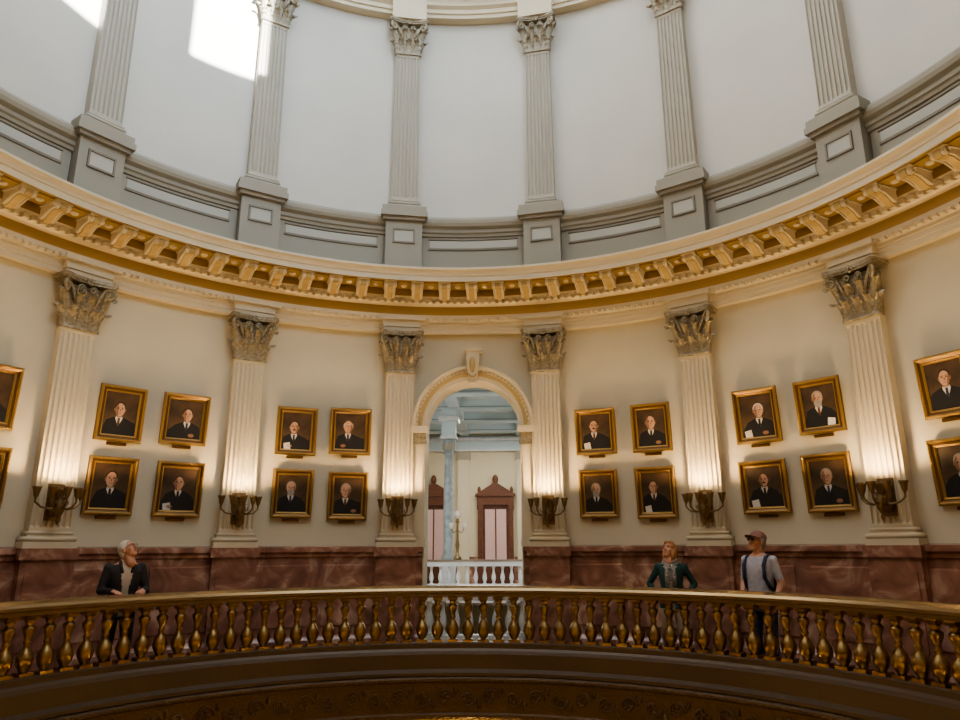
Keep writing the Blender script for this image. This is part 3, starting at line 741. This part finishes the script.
person('man_in_black_jacket',(-4.07,3.22,0),140,1.70,
  arms=[[(.185,-.01,1.40),(.25,.05,1.14),(.16,.27,1.14)],[(-.185,-.01,1.40),(-.26,.06,1.13),(-.17,.27,1.14)]],
  top='shirt_check',bottom='jeans',sleeve='jacket_black',jacket='jacket_black',bulk=1.08,lean=.12,
  hands=[dict(d=(-.25,.9,-.05),n=(0,0,-1),s=(-1,0,0),curl=.25),dict(d=(.25,.9,-.05),n=(0,0,-1),s=(1,0,0),curl=.25)],
  head=dict(pitch=rad(34),yaw=rad(-36),hair='hair_white',style='short',extras=('glasses',)),extra=ex1)
def ex2(mb,LZ):
    for k in range(3):
        mb.tube([(.085*cos(t)*(1+.1*k),.075*sin(t)-.005+.012*k,1.47-.022*k+.02*cos(2*t)-.02*(sin(t)>0)*k) for t in [j*pi/10 for j in range(21)]],.020,'scarf_pattern',8)
    mb.tube([(.03,.10,1.43),(.045,.125,1.34),(.05,.13,1.22),(.045,.125,1.10)],[.022,.03,.03,.026],'scarf_pattern',8)
    mb.tube([(-.03,.10,1.43),(-.045,.125,1.34),(-.055,.13,1.24),(-.05,.125,1.14)],[.022,.03,.03,.024],'scarf_pattern',8)
    mb.tube([(.16*cos(t),.125*sin(t),.86) for t in [k*pi/12 for k in range(7,31)]],.014,'cardigan_teal',8)
person('woman_in_teal_cardigan',(2.75,4.51,0),196,1.66,
  arms=[[(.17,-.01,1.39),(.31,-.06,1.16),(.185,.05,.99)],[(-.17,-.01,1.39),(-.31,-.06,1.16),(-.185,.05,.99)]],
  top='scarf_pattern',bottom='khaki',sleeve='cardigan_teal',jacket='cardigan_teal',bulk=.98,
  hands=[dict(d=(-.5,.55,-.55),n=(-.6,-.4,0),s=(0,.3,1),curl=.5),dict(d=(.5,.55,-.55),n=(.6,-.4,0),s=(0,.3,1),curl=.5)],
  head=dict(pitch=rad(26),yaw=rad(30),hair='hair_blonde',style='long',female=True),extra=ex2)
def ex3(mb,LZ):
    mb.ell((0,-.20,1.18),(.15,.09,.23),'navy_cloth',20,14); mb.ell((0,-.27,1.08),(.11,.05,.12),'navy_cloth',16,10)
    for sx in (-1,1):
        mb.tube([(sx*.11,-.13,1.36),(sx*.125,-.05,1.455),(sx*.13,.04,1.44),(sx*.135,.115,1.34),(sx*.14,.12,1.20),(sx*.165,.05,1.08),(sx*.14,-.12,1.02)],.022,'navy_cloth',8)
    mb.tube([(.175*cos(t),.135*sin(t),.925) for t in [k*pi/12 for k in range(25)]],.012,'tshirt_lilac',8)
person('man_with_backpack',(3.71,3.85,0),232,1.77,
  arms=[[(.185,-.01,1.40),(.25,-.03,1.14),(.20,.12,.92)],[(-.185,-.01,1.40),(-.25,-.04,1.13),(-.22,.08,.90)]],
  top='tshirt_lilac',bottom='jeans',sleeve='tshirt_lilac',long_sleeve=False,bulk=1.05,
  hands=[dict(n=(-1,.1,0),s=(0,1,0),curl=.5),dict(n=(1,.1,0),s=(0,1,0),curl=.5)],
  head=dict(pitch=rad(14),yaw=rad(10),hair='hair_grey',style='short',extras=('sunglasses','cap')),extra=ex3)

# ------------------------------------------------------------------ light
W=bpy.data.worlds.new('World'); S.world=W; W.use_nodes=True
bg=W.node_tree.nodes['Background']; bg.inputs[0].default_value=(.88,.94,1,1); bg.inputs[1].default_value=3.2
sun=bpy.data.lights.new('sun','SUN'); sun.energy=45; sun.angle=rad(.5); sun.color=(1,.98,.95)
so=bpy.data.objects.new('sun',sun); S.collection.objects.link(so)
A=rad(-41.8); el=rad(15)
so.rotation_euler=Vector((sin(A)*cos(el),cos(A)*cos(el),-sin(el))).to_track_quat('-Z','Y').to_euler()
# added blue area light at a drum window, tints the left drum wall
L=bpy.data.lights.new('drum_wall_fill','AREA'); L.energy=170; L.color=(.55,.78,1); L.shape='RECTANGLE'; L.size=1.1; L.size_y=1.5; L.spread=rad(75)
o=bpy.data.objects.new('drum_wall_fill',L); S.collection.objects.link(o); o.location=PT(140,6.5,14.0)
o.rotation_euler=(Vector(PT(-48,6.5,10.2))-Vector(o.location)).to_track_quat('-Z','Y').to_euler()

# ------------------------------------------------------------------ camera
cam=bpy.data.cameras.new('camera'); cam.sensor_width=36; cam.lens=711/960*36
co=bpy.data.objects.new('camera',cam); S.collection.objects.link(co)
p,ro,yw=rad(14.717),rad(-.213),rad(.149-2.17)
F=Vector((sin(yw)*cos(p),cos(yw)*cos(p),sin(p))); Rt=Vector((cos(yw),-sin(yw),0)); U=Rt.cross(F)
R2=Rt*cos(ro)+U*sin(ro); U2=-Rt*sin(ro)+U*cos(ro)
mt=Matrix((R2,U2,-F)).transposed().to_4x4(); mt.translation=Vector((.5446,-5.563,1.6)); co.matrix_world=mt
if ZOOM:
    cam.lens*=ZOOM[2]; cam.shift_x=(ZOOM[0]-480)/960*ZOOM[2]; cam.shift_y=(360-ZOOM[1])/960*ZOOM[2]
S.camera=co
S.view_settings.view_transform='AgX'
S.view_settings.look='AgX - Medium High Contrast'
S.view_settings.exposure=0.0
